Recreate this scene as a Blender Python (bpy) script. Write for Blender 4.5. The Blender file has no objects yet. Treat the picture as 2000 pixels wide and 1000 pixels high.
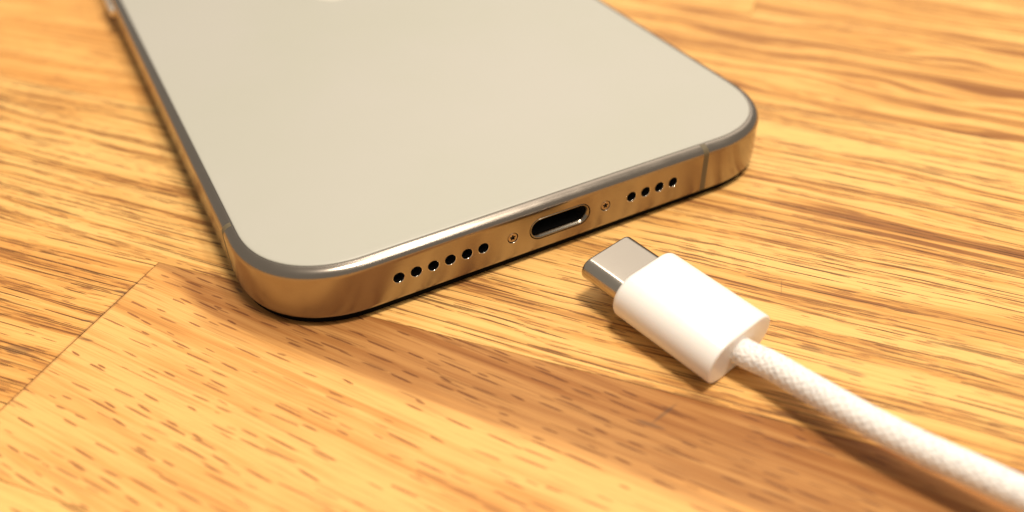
import bpy, bmesh, math, random
import numpy as np
from mathutils import Vector, Matrix

# 1 Blender unit = 1 cm; measurements below are written in millimetres and scaled by U
U = 0.1
sc = bpy.context.scene
COL = sc.collection

# ------------------------------------------------------------------ camera
cd = bpy.data.cameras.new('camera')
cam = bpy.data.objects.new('camera', cd)
COL.objects.link(cam)
sc.camera = cam
cam.location = (-46.806 * U, -75.39 * U, 70.558 * U)
cam.rotation_mode = 'XYZ'
cam.rotation_euler = (math.radians(51.034), math.radians(0.993), math.radians(-28.628))
cd.sensor_width = 36
cd.lens = 1708.075 / 2000 * 36
cd.clip_start = 0.1
cd.clip_end = 500
cd.dof.use_dof = True
cd.dof.focus_distance = 106.0 * U
cd.dof.aperture_fstop = 0.125

# ------------------------------------------------------------------ light
w = bpy.data.worlds.new('World')
sc.world = w
w.use_nodes = True
w.node_tree.nodes['Background'].inputs[0].default_value = (1.0, 0.90, 0.76, 1)
w.node_tree.nodes['Background'].inputs[1].default_value = 0.17

def area_lamp(name, loc, size, watts, color, target=(0, 0, 0), long=None):
    ld = bpy.data.lights.new(name, 'AREA')
    ld.shape = 'DISK'
    ld.size = size * U
    if long:
        ld.shape = 'RECTANGLE'
        ld.size_y = long * U
    ld.energy = watts
    ld.color = color
    o = bpy.data.objects.new(name, ld)
    COL.objects.link(o)
    o.location = Vector(loc) * U
    d = Vector(target) * U - o.location
    o.rotation_euler = d.to_track_quat('-Z', 'Y').to_euler()
    return o

# a long ceiling fitting running away from the viewer, and an added broad fill further off
area_lamp('ceiling_strip_lamp', (245, -20, 900), 100, 20000, (1.0, 0.90, 0.76), (245, -20, 0), long=1300)
area_lamp('ceiling_lamp', (75, -110, 900), 170, 35000, (1.0, 0.90, 0.77), (75, -110, 0))
area_lamp('plug_top_fill', (520, 640, 720), 900, 9500, (1.0, 0.90, 0.78))  # added to brighten the reflection on the plug's top, no known fitting

sc.view_settings.view_transform = 'Standard'
sc.view_settings.look = 'None'
sc.view_settings.exposure = 1.2
sc.view_settings.gamma = 1

# ------------------------------------------------------------------ node helper
class NT:
    def __init__(self, name):
        self.m = bpy.data.materials.new(name)
        self.m.use_nodes = True
        self.t = self.m.node_tree
        self.b = self.t.nodes['Principled BSDF']
    def put(self, sock, v):
        if isinstance(v, bpy.types.NodeSocket):
            self.t.links.new(v, sock)
        elif v is not None:
            sock.default_value = v
    def math(self, op, a, b=None, c=None, clamp=False):
        n = self.t.nodes.new('ShaderNodeMath')
        n.operation = op
        n.use_clamp = clamp
        for i, v in enumerate((a, b, c)):
            self.put(n.inputs[i], v)
        return n.outputs[0]
    def add(self, a, b): return self.math('ADD', a, b)
    def sub(self, a, b): return self.math('SUBTRACT', a, b)
    def mul(self, a, b): return self.math('MULTIPLY', a, b)
    def ss(self, v, lo, hi, a=0.0, b=1.0):
        n = self.t.nodes.new('ShaderNodeMapRange')
        n.interpolation_type = 'SMOOTHSTEP'
        for i, x in enumerate((v, lo, hi, a, b)):
            self.put(n.inputs[i], x)
        return n.outputs[0]
    def comb(self, x, y, z=0.0):
        n = self.t.nodes.new('ShaderNodeCombineXYZ')
        for i, v in enumerate((x, y, z)):
            self.put(n.inputs[i], v)
        return n.outputs[0]
    def noise(self, vec, scale=1.0, detail=2.0, rough=0.5, color=False):
        n = self.t.nodes.new('ShaderNodeTexNoise')
        self.put(n.inputs['Vector'], vec)
        n.inputs['Scale'].default_value = scale
        n.inputs['Detail'].default_value = detail
        n.inputs['Roughness'].default_value = rough
        return n.outputs[1 if color else 0]
    def voro(self, vec, rnd=0.9):
        n = self.t.nodes.new('ShaderNodeTexVoronoi')
        n.voronoi_dimensions = '2D'
        self.put(n.inputs['Vector'], vec)
        n.inputs['Scale'].default_value = 1.0
        n.inputs['Randomness'].default_value = rnd
        return n.outputs['Position'], n.outputs['Color']
    def sep(self, v):
        n = self.t.nodes.new('ShaderNodeSeparateXYZ')
        self.put(n.inputs[0], v)
        return n.outputs
    def mix(self, f, a, b, mode='MIX'):
        n = self.t.nodes.new('ShaderNodeMix')
        n.data_type = 'RGBA'
        n.blend_type = mode
        self.put(n.inputs[0], f)
        self.put(n.inputs[6], (*a, 1) if isinstance(a, tuple) else a)
        self.put(n.inputs[7], (*b, 1) if isinstance(b, tuple) else b)
        return n.outputs[2]
    def ramp(self, f, stops):
        n = self.t.nodes.new('ShaderNodeValToRGB')
        e = n.color_ramp.elements
        while len(e) < len(stops): e.new(0.5)
        for k, (p, c) in zip(e, stops):
            k.position = p
            k.color = (*c, 1)
        self.put(n.inputs[0], f)
        return n.outputs[0]
    def bump(self, h, strength=0.3, dist=0.02):
        n = self.t.nodes.new('ShaderNodeBump')
        n.inputs['Strength'].default_value = strength
        n.inputs['Distance'].default_value = dist
        self.put(n.inputs['Height'], h)
        self.t.links.new(n.outputs[0], self.b.inputs['Normal'])
    def obj_mm(self):
        n = self.t.nodes.new('ShaderNodeTexCoord')
        v = self.t.nodes.new('ShaderNodeVectorMath')
        v.operation = 'SCALE'
        self.t.links.new(n.outputs['Object'], v.inputs[0])
        v.inputs['Scale'].default_value = 10.0
        return v.outputs[0]
    def set(self, **k):
        for a, v in k.items():
            s = self.b.inputs[a.replace('_', ' ')]
            if isinstance(v, tuple) and len(v) == 3 and s.type == 'RGBA': v = (*v, 1)
            self.put(s, v)
        return self

# ------------------------------------------------------------------ oak material
HI = (0.78, 0.455, 0.148)
MID = (0.61, 0.305, 0.082)
LO = (0.27, 0.108, 0.030)
PORE = (0.075, 0.026, 0.010)
PORE_RED = (0.26, 0.098, 0.034)

def oak(name, angle=0.0, seed=0.0, tone=0.0, style='streak', contrast=1.0, band=None, cathedral=0.0, marks=(), tint=None):
    """u runs along the grain, v across it, both in millimetres on the plank itself"""
    n = NT(name)
    p = n.obj_mm()
    x, y, z = n.sep(p)
    ca, sa = math.cos(math.radians(angle)), math.sin(math.radians(angle))
    u0 = n.add(n.mul(x, ca), n.mul(y, sa))
    v0 = n.sub(n.mul(y, ca), n.mul(x, sa))
    u = n.add(u0, seed * 37.7)
    v = n.add(v0, seed * 11.3)
    # slow wander of the grain
    wv = n.noise(n.comb(n.mul(u, 0.02), n.mul(v, 0.08), seed), 1.0, 2.0)
    wander = n.mul(n.sub(wv, 0.5), (4.5 if style == 'streak' else 5.0) + 12 * cathedral)
    wv2 = n.noise(n.comb(n.mul(u, 0.07), n.mul(v, 0.25), seed + 3), 1.0, 1.0)
    v1 = n.add(n.add(v, wander), n.mul(n.sub(wv2, 0.5), 0.5 + 1.5 * cathedral))
    vs = n.add(v, n.mul(wander, 0.25 if style != 'soft' else 0.7))      # fibres and pores run straighter than the rings
    # growth bands: broad and medium
    g1 = n.noise(n.comb(n.mul(u, 0.010), n.mul(v1, 0.20), seed), 1.0, 1.0, 0.5)
    g2 = n.noise(n.comb(n.mul(u, 0.022), n.mul(v1, 0.8), seed + 7), 1.0, 2.0, 0.5)
    g3 = n.noise(n.comb(n.mul(u, 0.030), n.mul(vs, 3.0), seed + 9), 1.0, 2.0, 0.6)
    blot = n.noise(n.comb(n.mul(u, 0.075), n.mul(v, 0.20), seed + 5), 1.0, 2.0, 0.5)
    f = n.add(n.mul(n.sub(g1, 0.5), 1.2 * contrast), n.mul(n.sub(g2, 0.5), 1.5 * contrast))
    f = n.add(f, n.mul(n.sub(g3, 0.5), 1.0 * contrast))
    f = n.add(f, n.mul(n.sub(blot, 0.5), 0.5))
    f = n.add(f, 0.60 + tone)
    col = n.ramp(f, [(0.10, LO), (0.45, MID), (0.82, HI)])
    if tint:
        col = n.mix(1.0, col, tint, 'MULTIPLY')
    # fine fibres
    fib = n.noise(n.comb(n.mul(u, 0.12), n.mul(vs, 9.0), seed), 1.0, 2.0, 0.6)
    col = n.mix(n.ss(fib, 0.50, 0.30, 0, 0.45), col, LO)
    pore_h = None
    def dashes(L, Wd, cl, cw, prob, off):
        """pores about L by Wd mm, one candidate in each cl by cw mm cell; prob thins them out"""
        U1, V1 = n.add(u, off * 13.1), n.add(vs, off * 7.7)
        vx, vy = n.mul(U1, 1.0 / cl), n.mul(V1, 1.0 / cw)
        pos, c = n.voro(n.comb(vx, vy), 0.92)
        pp = n.sep(pos)
        r = n.sep(c)
        size = n.add(n.mul(r[1], 1.2), 0.4)
        dx = n.math('DIVIDE', n.mul(n.sub(vx, pp[0]), cl * 2.0 / L), size)
        dy = n.mul(n.sub(vy, pp[1]), cw * 2.0 / Wd)
        dy = n.add(dy, n.mul(n.sub(r[2], 0.5), n.mul(dx, 1.2)))      # each pore leans a little its own way
        wob = n.noise(n.comb(n.mul(u, 1.3), n.mul(vs, 5.0), off), 1.0, 1.0)
        q = n.math('SQRT', n.add(n.mul(dx, dx), n.mul(dy, dy)))
        q = n.mul(q, n.add(0.75, n.mul(wob, 0.5)))
        m = n.ss(q, 1.15, 0.70)
        keep = n.math('LESS_THAN', r[0], prob)
        return n.mul(n.mul(m, keep), n.add(n.mul(r[2], 0.3), 0.7))
    masks = []
    if style == 'streak':
        zone = n.ss(g2, 0.56, 0.42, 0.10, 1.0)
        masks = [(dashes(8, .20, 9, .62, n.mul(zone, .62), seed + 1), PORE, 0.9),
                 (dashes(18, .19, 22, 1.0, n.mul(zone, .7), seed + 3), PORE, 0.92),
                 (dashes(26, .20, 34, 2.2, 0.5, seed + 6), PORE, 0.85),
                 (dashes(2.6, .14, 3.2, .34, n.mul(zone, .75), seed + 2), PORE_RED, 0.9),
                 (dashes(6, .6, 8, 1.2, n.ss(g2, 0.46, 0.36, 0, 0.6), seed + 4), LO, 0.55)]
    elif style == 'dash':
        zone = n.ss(g1, 0.30, 0.62, 1.0, 0.7)
        masks = [(dashes(3.1, .26, 4.4, 1.25, n.mul(zone, .74), seed + 1), PORE_RED, 0.92),
                 (dashes(2.2, .17, 3.4, 1.1, n.mul(zone, .28), seed + 2), PORE_RED, 0.7),
                 (dashes(9, .22, 14, 1.8, 0.30, seed + 4), LO, 0.5)]
    else:   # soft, flat-sawn
        zone = n.ss(g2, 0.6, 0.38, 0.15, 0.9)
        masks = [(dashes(7, .19, 9, .8, n.mul(zone, .55), seed + 1), PORE_RED, 0.85),
                 (dashes(2.5, .14, 3.5, .45, n.mul(zone, .5), seed + 2), PORE_RED, 0.6)]
    hsum = None
    for m, c, s in masks:
        col = n.mix(n.mul(m, s), col, c)
        hsum = m if hsum is None else n.math('MAXIMUM', hsum, m)
    if band:
        col = n.mix(band(n, x, y, wv, g2), col, (0.44, 0.345, 0.30), 'MULTIPLY')
    # marks with a shape of their own: small knots, cracks (x, y, len, width, angle, strength)
    for (mx, my, ml, mw, ma, ms) in marks:
        c_, s_ = math.cos(math.radians(ma)), math.sin(math.radians(ma))
        dx, dy = n.sub(x, mx), n.sub(y, my)
        a_ = n.mul(n.add(n.mul(dx, c_), n.mul(dy, s_)), 1.0 / ml)
        b_ = n.mul(n.sub(n.mul(dy, c_), n.mul(dx, s_)), 1.0 / mw)
        b_ = n.add(b_, n.mul(n.sub(fib, 0.5), 1.2))
        r2 = n.add(n.mul(a_, a_), n.mul(b_, b_))
        mm = n.ss(r2, 1.0, 0.25, 0, ms)
        col = n.mix(mm, col, (0.12, 0.065, 0.035))
    n.set(Base_Color=col, Roughness=n.add(0.42, n.mul(fib, 0.18)), Specular_IOR_Level=0.22)
    h = n.sub(n.mul(fib, 0.25), hsum)
    n.bump(h, 0.5, 0.010)
    return n.m

def plain(name, color, rough=0.5, metal=0.0, spec=None, bump=None, coat=None):
    n = NT(name)
    n.set(Base_Color=color, Roughness=rough, Metallic=metal)
    if spec is not None: n.set(Specular_IOR_Level=spec)
    if coat: n.set(Coat_Weight=coat, Coat_Roughness=0.1)
    if bump:
        p = n.obj_mm()
        h = n.noise(p, bump[0], 2.0)
        n.bump(h, bump[1], bump[2])
    return n.m

# ------------------------------------------------------------------ object helpers
def link_mesh(name, verts, faces, mat, parent=None, smooth=True, sharp=None):
    me = bpy.data.meshes.new(name)
    me.from_pydata([tuple(c * U for c in v) for v in verts], [], faces)
    me.validate()
    me.update()
    if smooth:
        me.shade_smooth()
        if sharp: me.set_sharp_from_angle(angle=math.radians(sharp))
    me.materials.append(mat)
    o = bpy.data.objects.new(name, me)
    COL.objects.link(o)
    if parent: o.parent = parent
    return o

def empty(name, loc=(0, 0, 0), rz=0.0, **tags):
    o = bpy.data.objects.new(name, None)
    o.empty_display_size = 0.3
    COL.objects.link(o)
    o.location = Vector(loc) * U
    o.rotation_euler = (0, 0, rz)
    for k, v in tags.items(): o[k] = v
    return o

# ------------------------------------------------------------------ the tabletop
SEAM = (-46.104, 23.307)
top = empty('wooden_tabletop', (SEAM[0], SEAM[1], 0), -0.858,
            label='golden oak butcher-block tabletop of glued staves under the phone and cable',
            category='tabletop')

def plank(x0, x1, y0, y1, mat, dz=0.0):
    """one stave; local origin at its near-left top corner reference (0,0) keeps grain coordinates common"""
    g = 0.045
    T = 27.0
    X0, X1, Y0, Y1 = x0 + 0.055, x1 - 0.055, y0 + g / 2, y1 - g / 2
    cx, cy = (X0 + X1) / 2, (Y0 + Y1) / 2
    c = 0.07
    ring = lambda i, zz: [(X0 + i - cx, Y0 + i - cy, zz), (X1 - i - cx, Y0 + i - cy, zz), (X1 - i - cx, Y1 - i - cy, zz), (X0 + i - cx, Y1 - i - cy, zz)]
    V = ring(0, -T) + ring(0, -c) + ring(c * 0.35, -c * 0.35) + ring(c, 0)
    F = [(3, 2, 1, 0)]
    for k in range(3):
        for j in range(4):
            a, b = k * 4 + j, k * 4 + (j + 1) % 4
            F.append((a, b, b + 4, a + 4))
    F.append((12, 13, 14, 15))
    o = link_mesh('plank', V, F, mat, top, smooth=False)
    o.location = Vector((cx, cy, dz)) * U
    return o, (cx, cy)

def dark_band(cx, cy):
    def f(n, x, y, wv, g2):
        X = n.add(x, cx); Y = n.add(y, cy)
        edge = n.add(n.ss(X, 0.0, 14.0, 0.0, 5.5), n.mul(X, 0.085))      # depth of the brown band below the seam
        e = n.add(n.add(Y, edge), n.mul(n.sub(wv, 0.5), 5.0))
        e = n.add(e, n.mul(n.sub(g2, 0.5), 7.0))
        return n.mul(n.ss(e, -1.8, 1.2, 0.0, 1.0), n.ss(g2, 0.25, 0.75, 1.0, 0.72))
    return f

RW = 33.4
# staves that can be seen, each with its own cut of oak: (x0, x1, row, material arguments)
staves = {
    0: [(-330, -160, dict(seed=4, style='soft')), (-160, 240, dict(angle=-1.5, seed=2.0, tone=0.06, style='streak', contrast=0.92)), (240, 560, dict(seed=8))],
    -1: [(-420, 0, dict(tint=(1.0, .93, .86), angle=1.0, seed=5.3, tone=0.02, style='streak', contrast=1.0)), (0, 330, dict(tint=(1.0, .93, .92), angle=-8, seed=9.1, tone=0.10, style='dash', contrast=0.7, band=True))],
    -2: [(-300, 180, dict(angle=-4, seed=6.6, tone=0.08, style='dash')), (180, 500, dict(seed=3.1, style='soft'))],
    1: [(-400, -20, dict(tint=(1.0, .92, .85), angle=1, seed=12.2, tone=0.03, style='soft', contrast=0.55)), (-20, 330, dict(angle=-3, seed=7.4, tone=0.05, style='streak', contrast=1.1))],
    2: [(-260, 20, dict(tint=(1.0, .92, .85), seed=1.5, tone=0.05, style='soft', contrast=0.5)), (20, 430, dict(angle=-5, seed=14.4, tone=-0.20, style='soft', contrast=1.15, cathedral=1.0))],
    3: [(-380, 60, dict(seed=17.5, tone=0.05, style='soft', contrast=0.8)), (60, 420, dict(angle=-6, seed=10.9, tone=-0.06, style='soft', cathedral=0.4))],
}
for row, items in staves.items():
    y0, y1 = row * RW, (row + 1) * RW
    for i, (x0, x1, kw) in enumerate(items):
        kw = dict(kw)
        cx, cy = (x0 + x1) / 2, (y0 + y1) / 2
        if kw.pop('band', None): kw['band'] = dark_band(cx, cy)
        mk = []
        if row == 0 and x0 == -160:
            mk = [(73.6 - cx, 15.6 - cy, 1.6, 0.55, -4, 0.75), (75.6 - cx, 21.3 - cy, 0.10, 1.9, 6, 0.35),
                  (-43.3 - cx, 25.0 - cy, 2.2, 0.22, 100, 0.35), (84 - cx, 9.6 - cy, 2.6, .45, -3, .45), (80 - cx, 11.8 - cy, 1.6, .5, -3, .4)]
        if row == -1 and x0 == 0:
            mk = [(66.7 - cx, -3.0 - cy, 0.28, 2.3, -28, 0.5), (65.6 - cx, -5.0 - cy, 2.0, .35, -4, .5), (13 - cx, -1.2 - cy, .9, .22, -22, .6),
                  (0.1 - cx, -9 - cy, .26, 8.5, 0, .35), (0.2 - cx, -22 - cy, .22, 6.5, 0, .3), (1.1 - cx, -14.6 - cy, 1.3, .22, 4, .6), (0.9 - cx, -4.3 - cy, 1.1, .2, 8, .5)]
        if row == -1 and x0 < 0:
            mk = [(-5.2 - cx, -18.6 - cy, 2.2, 0.8, 5, 0.45), (-1.0 - cx, -12 - cy, 1.1, .2, 12, .6), (-.8 - cx, -6.4 - cy, 1.2, .25, 2, .6), (-.1 - cx, -11 - cy, .2, 11, 0, .3)]
        m = oak('oak_stave_%d_%d' % (row + 5, i), marks=mk, **kw)
        plank(x0, x1, y0, y1, m, dz=random.Random(row * 7 + i).uniform(-0.004, 0.004))
far = [oak('oak_outer_a', seed=21, tone=0.03, style='soft'), oak('oak_outer_b', seed=25, tone=-0.05, style='soft', cathedral=0.5), oak('oak_outer_c', seed=29, tone=0.06, style='streak')]
rr = random.Random(5)
for row in list(range(-9, -2)) + list(range(4, 15)):
    x = -480 + rr.uniform(0, 150)
    while x < 620:
        L = rr.uniform(240, 420)
        plank(x, x + L, row * RW, (row + 1) * RW, rr.choice(far))
        x += L

# ------------------------------------------------------------------ the phone
phone = empty('smartphone', (0, 0, 0), 0,
              label='natural titanium smartphone lying face down on the oak tabletop, charging port towards the plug',
              category='smartphone')
W, LEN, CA, CN = 76.7, 159.9, 13.3, 2.23
TOPZ = 8.02

def titanium(name, base, rough):
    n = NT(name)
    p = n.obj_mm()
    x, y, z = n.sep(p)
    h = n.noise(n.comb(n.mul(x, 0.25), n.mul(y, 0.25), n.mul(z, 6.0)), 1.0, 3.0, 0.6)
    sm = n.noise(n.comb(n.mul(x, 0.22), n.mul(y, 0.22), n.mul(z, 0.25)), 1.0, 3.0, 0.55)
    n.set(Base_Color=base, Metallic=1.0, Roughness=n.add(n.ss(sm, 0.35, 0.65, rough - 0.015, rough + 0.025), n.mul(n.sub(h, 0.5), 0.02)))
    n.bump(h, 0.025, 0.002)
    return n.m

TI = titanium('natural_titanium', (0.335, 0.290, 0.245), 0.23)
POLISH = plain('polished_edge', (0.60, 0.54, 0.46), 0.12, 1.0)
DARKGLASS = plain('black_display_glass', (0.002, 0.002, 0.002), 0.7, 0.0, 0.04)
BLACK = plain('black_inside', (0.006, 0.005, 0.005), 0.6, 0.0)

def back_glass():
    n = NT('frosted_back_glass')
    p = n.obj_mm()
    h = n.noise(p, 9.0, 2.0, 0.6)
    sm = n.noise(p, 0.035, 3.0, 0.5)
    n.set(Base_Color=n.mix(n.ss(sm, 0.3, 0.7), (0.405, 0.392, 0.328), (0.418, 0.398, 0.345)), Roughness=0.42, Specular_IOR_Level=0.5)
    n.bump(h, 0.05, 0.002)
    return n.m
GLASS = back_glass()

def corner(N=26):
    out = []
    for k in range(N + 1):
        t = math.pi / 2 * k / N
        out.append((CA * (1 - max(0.0, math.cos(t)) ** (2 / CN)), CA * (1 - math.sin(t) ** (2 / CN))))
    return out     # from (0, CA) on the side edge to (CA, 0) on the end edge

def outline():
    c = corner()
    P = [(-W / 2 + x, y) for x, y in c]
    P += [(W / 2 - x, y) for x, y in c[::-1]]
    P += [(W / 2 - x, LEN - y) for x, y in c]
    P += [(-W / 2 + x, LEN - y) for x, y in c[::-1]]
    n = len(P); N = []
    for i in range(n):
        ax, ay = P[i - 1]; bx, by = P[(i + 1) % n]
        # skip the long straight chords when taking tangents
        px, py = P[i]
        d1 = (px - ax, py - ay); d2 = (bx - px, by - py)
        l1, l2 = math.hypot(*d1), math.hypot(*d2)
        t = (d1[0] / l1 + d2[0] / l2, d1[1] / l1 + d2[1] / l2)
        if l1 > 20: t = d1
        if l2 > 20: t = d2
        l = math.hypot(*t)
        N.append((-t[1] / l, t[0] / l))
    return P, N
OP, ON = outline()

def ring_at(inset, z):
    return [(p[0] + m[0] * inset, p[1] + m[1] * inset, z) for p, m in zip(OP, ON)]

def loft(profile, cap0=True, cap1=True):
    V = []; F = []; n = len(OP)
    for i, z in profile: V += ring_at(i, z)
    for k in range(len(profile) - 1):
        for j in range(n):
            a, b = k * n + j, k * n + (j + 1) % n
            F.append((a, b, b + n, a + n))
    if cap0: F.append(tuple(range(n - 1, -1, -1)))
    if cap1: F.append(tuple(range((len(profile) - 1) * n, len(profile) * n)))
    return V, F

R0 = 1.12
arc = [(1.28 * (1 - math.sin(a)), TOPZ - R0 + R0 * math.cos(a)) for a in [math.radians(x) for x in (90, 80, 70, 60, 50, 40, 30, 20, 10, 3)]]
PROFILE = [(1.5, 1.10), (0.50, 1.11), (0.30, 1.14), (0.14, 1.22), (0.04, 1.36), (0.0, 1.55), (0.0, 1.68), (0.0, 6.75)] + arc + [(1.40, TOPZ)]

V, F = loft(PROFILE)
frame = link_mesh('metal_frame', V, F, TI, phone)

# holes through the end face -------------------------------------------------
ZC = 4.40
LEFT_HOLES = [-(10.9 + 2.227 * k) for k in range(6)]
RIGHT_HOLES = [10.87 + 2.227 * k for k in range(4)]
SCREWS = [-6.82, 6.82]
HR = 0.80

def prism_y(section, y0, y1):
    """closed prism running along y; section is (x, z), counter-clockwise seen from -y"""
    n = len(section)
    V = [(x, y0, z) for x, z in section] + [(x, y1, z) for x, z in section]
    F = [tuple(range(n)), tuple(range(2 * n - 1, n - 1, -1))]
    for j in range(n):
        a, b = j, (j + 1) % n
        F.append((b, a, a + n, b + n))
    return V, F

def circle(cx, cz, r, n=32):
    return [(cx + r * math.cos(2 * math.pi * k / n), cz + r * math.sin(2 * math.pi * k / n)) for k in range(n)]

def stadium(cx, cz, w, h, n=14):
    r = h / 2
    P = []
    for k in range(n + 1):
        a = -math.pi / 2 + math.pi * k / n
        P.append((cx + w / 2 - r + r * math.cos(a), cz + r * math.sin(a)))
    for k in range(n + 1):
        a = math.pi / 2 + math.pi * k / n
        P.append((cx - w / 2 + r + r * math.cos(a), cz + r * math.sin(a)))
    return P

PW, PH = 8.95, 3.25
CV, CF = [], []
def addc(sec, y1):
    v, f = prism_y(sec, -1.0, y1)
    o = len(CV); CV.extend(v); CF.extend([tuple(i + o for i in q) for q in f])
for x in LEFT_HOLES + RIGHT_HOLES: addc(circle(x, ZC, HR), 3.0)
for x in SCREWS: addc(circle(x, ZC, 0.78), 0.9)
addc(stadium(0, ZC, PW, PH), 7.0)
cutter = link_mesh('cutter', CV, CF, TI, None)
bm_mod = frame.modifiers.new('cut', 'BOOLEAN')
bm_mod.operation = 'DIFFERENCE'; bm_mod.object = cutter; bm_mod.solver = 'EXACT'
frame.data.shade_smooth()
dg = bpy.context.evaluated_depsgraph_get()
new = bpy.data.meshes.new_from_object(frame.evaluated_get(dg))
frame.modifiers.clear()
frame.data = new
new.name = 'metal_frame'
new.shade_smooth()
new.set_sharp_from_angle(angle=math.radians(35))
wn = frame.modifiers.new('weighted_normals', 'WEIGHTED_NORMAL')
wn.keep_sharp = True; wn.weight = 100
bpy.data.objects.remove(cutter)

def rings_y(rings, closed_end=True):
    """rings: list of (section, y) with equal counts -> surface facing inwards/outwards along y"""
    n = len(rings[0][0]); V = []; F = []
    for s, y in rings: V += [(x, y, z) for x, z in s]
    for k in range(len(rings) - 1):
        for j in range(n):
            a, b = k * n + j, k * n + (j + 1) % n
            F.append((a, b, b + n, a + n))
    if closed_end: F.append(tuple(range((len(rings) - 1) * n, len(rings) * n)))
    return V, F

def hole_parts():
    """a machined hole: polished lip, dark bore and a fine mesh at its end"""
    rs = []
    r_f = 0.085
    for k in range(7):
        a = math.pi / 2 * k / 6
        rs.append((circle(0, 0, HR + 0.0 - r_f * math.sin(a)), -0.006 + r_f * (1 - math.cos(a))))
    rs.append((circle(0, 0, HR - r_f), 0.30))
    return rs
rs = hole_parts()
lipV, lipF = rings_y(rs, False)
boreV, boreF = rings_y([(circle(0, 0, HR - 0.085), 0.30), (circle(0, 0, HR - 0.10), 1.9)], True)
lip0 = bore0 = None
for x in LEFT_HOLES + RIGHT_HOLES:
    if lip0 is None:
        lip0 = link_mesh('speaker_hole', lipV, lipF, POLISH, phone)
        bore0 = link_mesh('bore', boreV, boreF, BLACK, lip0, sharp=40)
        l = lip0
    else:
        l = lip0.copy(); COL.objects.link(l); l.parent = phone
        b = bore0.copy(); COL.objects.link(b); b.parent = l
    l.location = Vector((x, 0, ZC)) * U

# pentalobe screws ------------------------------------------------------------
SCREWM = plain('screw_metal', (0.36, 0.28, 0.215), 0.25, 1.0)
def star(r0, amp, n=40):
    return [((r0 + amp * math.cos(5 * (2 * math.pi * k / n))) * math.cos(2 * math.pi * k / n + 0.3),
             (r0 + amp * math.cos(5 * (2 * math.pi * k / n))) * math.sin(2 * math.pi * k / n + 0.3)) for k in range(n)]
hv, hf = rings_y([(circle(0, 0, 0.66, 40), 0.60), (circle(0, 0, 0.66, 40), 0.12), (circle(0, 0, 0.61, 40), 0.055), (star(0.33, 0.10), 0.05), (star(0.30, 0.09), 0.34)], False)
sv, sf = rings_y([(star(0.30, 0.09), 0.34), (star(0.05, 0.01), 0.36)], True)
lv, lf = rings_y([(circle(0, 0, 0.80, 40), -0.006), (circle(0, 0, 0.775, 40), 0.0), (circle(0, 0, 0.755, 40), 0.03), (circle(0, 0, 0.75, 40), 0.09), (circle(0, 0, 0.75, 40), 0.6), (circle(0, 0, 0.60, 40), 0.62)], False)
s0 = None
for x in SCREWS:
    if s0 is None:
        s = s0 = link_mesh('screw', hv, hf, SCREWM, phone, sharp=30)
        r0_ = link_mesh('star_recess', sv, sf, BLACK, s0)  # black colour stands in for the shade inside the metal recess
        l0_ = link_mesh('screw_seat', lv, lf, POLISH, s0)
        kids = (r0_, l0_)
    else:
        s = s0.copy(); COL.objects.link(s); s.parent = phone
        for k in kids:
            c = k.copy(); COL.objects.link(c); c.parent = s
    s.location = Vector((x, 0, ZC)) * U

# charging port ---------------------------------------------------------------
pr = [(stadium(0, 0, PW - 0.22, PH - 0.22), 0.5), (stadium(0, 0, PW - 0.22, PH - 0.22), 0.06), (stadium(0, 0, PW - 0.30, PH - 0.30), 0.01),
      (stadium(0, 0, PW - 0.50, PH - 0.50), 0.01), (stadium(0, 0, PW - 0.62, PH - 0.62), 0.06), (stadium(0, 0, PW - 1.05, PH - 1.05), 0.42), (stadium(0, 0, PW - 1.08, PH - 1.08), 0.6)]
pv, pf = rings_y(pr, False)
PORTM = plain('port_rim', (0.27, 0.235, 0.19), 0.2, 1.0)
port = link_mesh('charging_port', pv, pf, PORTM, phone, sharp=30)
port.location = Vector((0, 0, ZC)) * U
cvv, cff = rings_y([(stadium(0, 0, PW - 1.08, PH - 1.08), 0.6), (stadium(0, 0, PW - 1.1, PH - 1.1), 6.6)], True)
link_mesh('port_cavity', cvv, cff, BLACK, port, sharp=40)
gv, gf = rings_y([(stadium(0, 0, PW, PH), 0.03), (stadium(0, 0, PW, PH), 0.5), (stadium(0, 0, PW - 0.22, PH - 0.22), 0.5)], False)
link_mesh('rim_gap', gv, gf, BLACK, port, sharp=40)
def box(x0, x1, y0, y1, z0, z1):
    V = [(x0, y0, z0), (x1, y0, z0), (x1, y1, z0), (x0, y1, z0), (x0, y0, z1), (x1, y0, z1), (x1, y1, z1), (x0, y1, z1)]
    F = [(0, 3, 2, 1), (4, 5, 6, 7), (0, 1, 5, 4), (1, 2, 6, 5), (2, 3, 7, 6), (3, 0, 4, 7)]
    return V, F
def boxes(L):
    V, F = [], []
    for b in L:
        v, f = box(*b); o = len(V); V += v; F += [tuple(i + o for i in q) for q in f]
    return V, F
tv, tf = box(-3.3, 3.3, 2.3, 6.5, -0.35, 0.35)
tongue = link_mesh('port_tongue', tv, tf, plain('tongue_plastic', (0.012, 0.011, 0.010), 0.35), port, smooth=False)
kv, kf = boxes([(-2.9 + 0.5 * k - 0.12, -2.9 + 0.5 * k + 0.12, 2.4, 5.8, 0.35, 0.38) for k in range(12)])
ct = link_mesh('contact_pins', kv, kf, plain('gold_contacts', (0.75, 0.50, 0.20), 0.3, 1.0), port, smooth=False)

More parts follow.
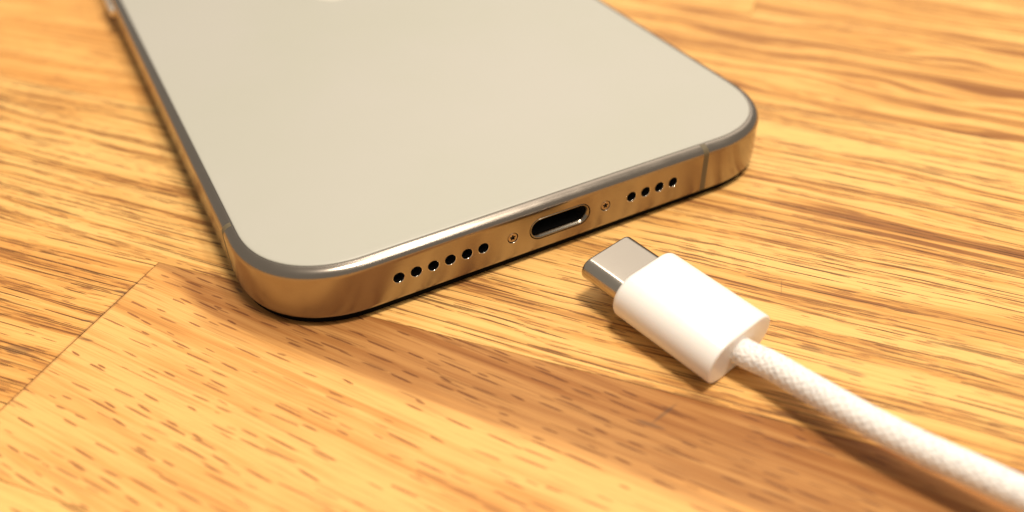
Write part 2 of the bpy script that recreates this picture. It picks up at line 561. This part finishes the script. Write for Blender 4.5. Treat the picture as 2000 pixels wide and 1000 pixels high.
# antenna lines: strips that follow the frame's section, a hair proud of it ----
BANDM = plain('antenna_plastic', (0.125, 0.098, 0.055), 0.5, 0.0, 0.4)
def antenna(side, pos, width=0.85):
    prof = [(i - 0.012, z + (0.012 if z > 7.9 else 0)) for i, z in PROFILE[3:-1]]
    V = []
    for i, z in prof:
        for d in (-width / 2, width / 2):
            if side == 'end': V.append((pos + d, i, z))
            elif side == 'left': V.append((-W / 2 + i, pos + d, z))
            else: V.append((W / 2 - i, pos + d, z))
    m = len(prof)
    inner = []
    for i, z in prof:
        for d in (-width / 2, width / 2):
            q = i + 0.25
            if side == 'end': inner.append((pos + d, q, min(z, 7.7)))
            elif side == 'left': inner.append((-W / 2 + q, pos + d, min(z, 7.7)))
            else: inner.append((W / 2 - q, pos + d, min(z, 7.7)))
    F = []
    for k in range(m - 1):
        a = 2 * k
        F.append((a, a + 1, a + 3, a + 2))
        b = 2 * m + a
        F.append((a, a + 2, b + 2, b)); F.append((a + 1, b + 1, b + 3, a + 3))
    return link_mesh('antenna_line', V + inner, F, BANDM, phone, sharp=40)
antenna('end', 22.8)
antenna('left', 15.2)
antenna('right', 12.2)

# display glass below, frosted back glass above --------------------------------
V, F = loft([(2.0, 0.0), (0.95, 0.03), (0.62, 0.14), (0.44, 0.36), (0.38, 1.08)])
link_mesh('display_glass', V, F, DARKGLASS, phone, sharp=50)
V, F = loft([(1.42, TOPZ - 0.2), (1.42, TOPZ + 0.02), (1.48, TOPZ + 0.075), (1.60, TOPZ + 0.11), (1.80, TOPZ + 0.125), (2.2, TOPZ + 0.13)], cap0=False)
glass = link_mesh('back_glass', V, F, GLASS, phone, sharp=50)
V, F = loft([(1.44, TOPZ - 0.05), (1.38, TOPZ + 0.006), (1.33, TOPZ + 0.006), (1.31, TOPZ - 0.05)], False, False)
link_mesh('glass_gasket', V, F, plain('gasket', (0.05, 0.043, 0.035), 0.6), phone)

# side button on the far left flank
def button(y0, y1):
    V = []; F = []; secs = []
    n = 24
    def cap(r, L):   # stadium in (y, z)
        return stadium((y0 + y1) / 2, ZC, L, r * 2, 12)
    prof = [(1.15, 0.3), (1.15, -0.35), (1.10, -0.52), (0.98, -0.68), (0.78, -0.80), (0.5, -0.86)]
    for r, dx in prof:
        secs.append([(-W / 2 + dx, a, b) for a, b in cap(r, (y1 - y0) - (1.15 - r) * 2)])
    m = len(secs[0])
    for s in secs: V += s
    for k in range(len(secs) - 1):
        for j in range(m):
            a, b = k * m + j, k * m + (j + 1) % m
            F.append((a, a + m, b + m, b))
    F.append(tuple(range((len(secs) - 1) * m, len(secs) * m))[::-1])
    return link_mesh('side_button', V, F, plain('button_metal', (0.92, 0.88, 0.80), 0.28, 1.0), phone, sharp=50)
button(97.5, 110.0)

# emblem on the back: a bitten apple, flat and slightly glossier, seen only by its lower tip
def emblem():
    import math as M
    pts = []
    # right half of the body, then mirrored with the bite taken out, units of the emblem's height
    half = [(0.0, -0.455), (0.07, -0.475), (0.16, -0.50), (0.25, -0.47), (0.34, -0.37), (0.41, -0.22), (0.43, -0.05), (0.41, 0.10), (0.34, 0.20), (0.24, 0.245), (0.14, 0.225), (0.05, 0.19), (0.0, 0.185)]
    bite_c, bite_r = (0.46, 0.02), 0.165
    right = []
    for x, y in half:
        d = M.hypot(x - bite_c[0], y - bite_c[1])
        if d < bite_r:
            continue
        right.append((x, y))
    # arc of the bite between the two places it cuts the outline
    k = max(i for i, (x, y) in enumerate(right) if y < -0.1)
    arcp = [(bite_c[0] + bite_r * M.cos(a), bite_c[1] + bite_r * M.sin(a)) for a in [M.radians(v) for v in (255, 230, 205, 180, 155, 130, 112)]]
    right = right[:k + 1] + arcp + right[k + 1:]
    left = [(-x, y) for x, y in half[::-1][1:-1]]
    body = right + left
    leaf = []
    for a in range(0, 10):
        t = a / 9; leaf.append((0.005 + 0.17 * t, 0.25 + 0.20 * M.sin(t * M.pi / 2)))
    for a in range(8, 0, -1):
        t = a / 9; leaf.append((0.005 + 0.17 * (1 - M.cos(t * M.pi / 2)), 0.25 + 0.20 * t))
    V, F = [], []
    H = 16.5; cy = 72.6 + 0.5 * H
    for poly in (body, leaf):
        o = len(V); n = len(poly)
        V += [(-x * H, cy + y * H, TOPZ + 0.128) for x, y in poly] + [(-x * H, cy + y * H, TOPZ + 0.137) for x, y in poly]
        F.append(tuple(range(o + 2 * n - 1, o + n - 1, -1)))
        for j in range(n):
            F.append((o + j, o + (j + 1) % n, o + n + (j + 1) % n, o + n + j))
    o = link_mesh('emblem', V, F, plain('emblem_metal', (0.62, 0.58, 0.48), 0.3, 0.0), phone, smooth=False)
    o.location.x = -3.9 * U * 0
    return o
emblem()

# ------------------------------------------------------------------ the charging cable
cable = empty('charging_cable', (2.532, -14.271, 0), 0,
              label='white braided charging cable with metal plug lying in front of the phone',
              category='cable')
yaw, pitch = 1.805, 0.065
Uv = Vector((math.cos(yaw) * math.cos(pitch), math.sin(yaw) * math.cos(pitch), math.sin(pitch)))
Xv = Vector((-math.sin(yaw), math.cos(yaw), 0))
Zv = Uv.cross(Xv)
ORG = Vector((0, 0, 3.958))

def axial(rings, cap0=True, cap1=True):
    V, F = [], []
    n = len(rings[0][1])
    for u, s in rings:
        for a, b in s:
            p = ORG + Uv * u + Xv * a + Zv * b
            V.append(tuple(p))
    for k in range(len(rings) - 1):
        for j in range(n):
            a, b = k * n + j, k * n + (j + 1) % n
            F.append((a, b, b + n, a + n))
    if cap0: F.append(tuple(range(n - 1, -1, -1)))
    if cap1: F.append(tuple(range((len(rings) - 1) * n, len(rings) * n)))
    return V, F

BW, BT, BL = 10.88, 5.92, 13.99
def bst(i): return stadium(0, 0, BW - 2 * i, BT - 2 * i, 20)
rings = [(-BL + 0.0, bst(0.62)), (-BL - 0.02, bst(0.30)), (-BL, bst(0.16)), (-BL + 0.06, bst(0.05)), (-BL + 0.18, bst(0.0))]
for k in range(8):
    a = math.radians(90 * k / 7)
    rings.append((-0.75 + 0.75 * math.sin(a), bst(0.75 * (1 - math.cos(a)))))
rings.append((0.0, bst(1.3)))
n_pl = NT('white_plug_plastic')
n_pl.set(Base_Color=(0.83, 0.80, 0.76), Roughness=0.30, Specular_IOR_Level=0.45, Subsurface_Weight=0.25, Subsurface_Radius=(1.0, 0.75, 0.55), Subsurface_Scale=0.08)
PLASTIC = n_pl.m
V, F = axial(rings)
link_mesh('plug_housing', V, F, PLASTIC, cable, sharp=60)
# slightly sunk collar round the cable's exit
SW, ST, SL = 8.595, 2.91, 5.918
def sst(i): return stadium(0, 0, SW - 2 * i, ST - 2 * i, 16)
rings = [(-0.5, sst(0)), (SL - 0.42, sst(0))]
for k in range(1, 7):
    a = math.radians(90 * k / 6)
    rings.append((SL - 0.42 + 0.42 * math.sin(a), sst(0.34 * (1 - math.cos(a)))))
rings += [(SL - 0.02, sst(0.46)), (SL - 0.4, sst(0.50)), (SL - 4.5, sst(0.50))]
V, F = axial(rings, True, True)
SHELLM = titanium('plug_steel', (0.47, 0.42, 0.36), 0.22)
link_mesh('plug_shell', V, F, SHELLM, cable, sharp=50)
rings = [(SL - 4.4, stadium(0, 0, SW - 1.1, ST - 1.2, 16)), (SL - 1.2, stadium(0, 0, SW - 1.1, ST - 1.2, 16)), (SL - 1.2, stadium(0, 0, SW - 2.2, ST - 2.0, 16)), (SL - 4.2, stadium(0, 0, SW - 2.2, ST - 2.0, 16))]
V, F = axial(rings)
link_mesh('plug_insert', V, F, BLACK, cable, sharp=40)

# braided cord: a tube whose surface really carries the weave
ctrl = [(5.45, -26.6, 3.08), (5.95, -28.8, 3.02), (7.15, -31.0, 2.95), (8.35, -37.0, 3.5), (9.6, -42.4, 3.95), (11.3, -47.1, 4.1), (13.0, -51.4, 4.4), (14.5, -55.4, 4.7),
        (17.6, -61.7, 5.0), (21.8, -69, 4.8), (29, -80, 3.3), (40, -96, 2.6), (54, -114, 1.9), (72, -134, 1.5), (94, -152, 1.5), (120, -168, 1.5)]
org = np.array([2.532, -14.271, 0.0])
P = np.array(ctrl) - org
def catmull(P, step=0.11):
    out = []
    for i in range(len(P) - 1):
        p0 = P[max(i - 1, 0)]; p1 = P[i]; p2 = P[i + 1]; p3 = P[min(i + 2, len(P) - 1)]
        n = max(2, int(np.linalg.norm(p2 - p1) / (step if i < 10 else 0.4)))
        t = np.linspace(0, 1, n, endpoint=False)[:, None]
        out.append(0.5 * ((2 * p1) + (-p0 + p2) * t + (2 * p0 - 5 * p1 + 4 * p2 - p3) * t ** 2 + (-p0 + 3 * p1 - 3 * p2 + p3) * t ** 3))
    return np.concatenate(out)
C = catmull(P)
ker = np.ones(25) / 25
Cs = C.copy()
for k in range(3):
    Cs[12:-12, k] = np.convolve(C[:, k], ker, 'valid')
C = Cs
Tn = np.gradient(C, axis=0); Tn /= np.linalg.norm(Tn, axis=1)[:, None]
Nn = np.cross(Tn, np.array([0, 0, 1.0])); Nn /= np.linalg.norm(Nn, axis=1)[:, None]
Bn = np.cross(Nn, Tn)
arcl = np.concatenate([[0], np.cumsum(np.linalg.norm(np.diff(C, axis=0), axis=1))])
M_ = 110
th = np.linspace(0, 2 * np.pi, M_, endpoint=False)
RC = 1.54
S_, TH = np.meshgrid(arcl, th, indexing='ij')
k_ = 11
pa = k_ * TH + S_ * (2 * np.pi / 1.08) 
pb = k_ * TH - S_ * (2 * np.pi / 1.08)
A = np.abs(np.cos(pa / 2)); B = np.abs(np.cos(pb / 2))
over = 0.5 + 0.5 * np.tanh(3 * np.sin(pa / 2) * np.sin(pb / 2) * 1.2)
H = over * A ** 0.7 + (1 - over) * B ** 0.7
rad = RC - 0.07 + 0.09 * H
VV = C[:, None, :] + rad[..., None] * (np.cos(TH)[..., None] * Nn[:, None, :] + np.sin(TH)[..., None] * Bn[:, None, :])
nr = len(C)
idx = np.arange(nr * M_).reshape(nr, M_)
a = idx[:-1]; b = idx[1:]
Fq = np.stack([a, b, np.roll(b, -1, 1), np.roll(a, -1, 1)], -1).reshape(-1, 4)
me = bpy.data.meshes.new('braided_cord')
me.from_pydata((VV.reshape(-1, 3) * U).tolist(), [], Fq.tolist())
me.shade_smooth()
nb = NT('woven_cord')
p = nb.obj_mm()
fz = nb.noise(p, 7.0, 2.0, 0.6)
thr = nb.noise(p, 3.2, 1.0)
nb.set(Base_Color=nb.mix(nb.ss(thr, 0.54, 0.64, 0, 0.8), (0.84, 0.81, 0.77), (0.50, 0.47, 0.46)), Roughness=0.75, Specular_IOR_Level=0.3, Sheen_Weight=0.2)
nb.bump(fz, 0.4, 0.006)
me.materials.append(nb.m)
cord = bpy.data.objects.new('braided_cord', me)
COL.objects.link(cord)
cord.parent = cable
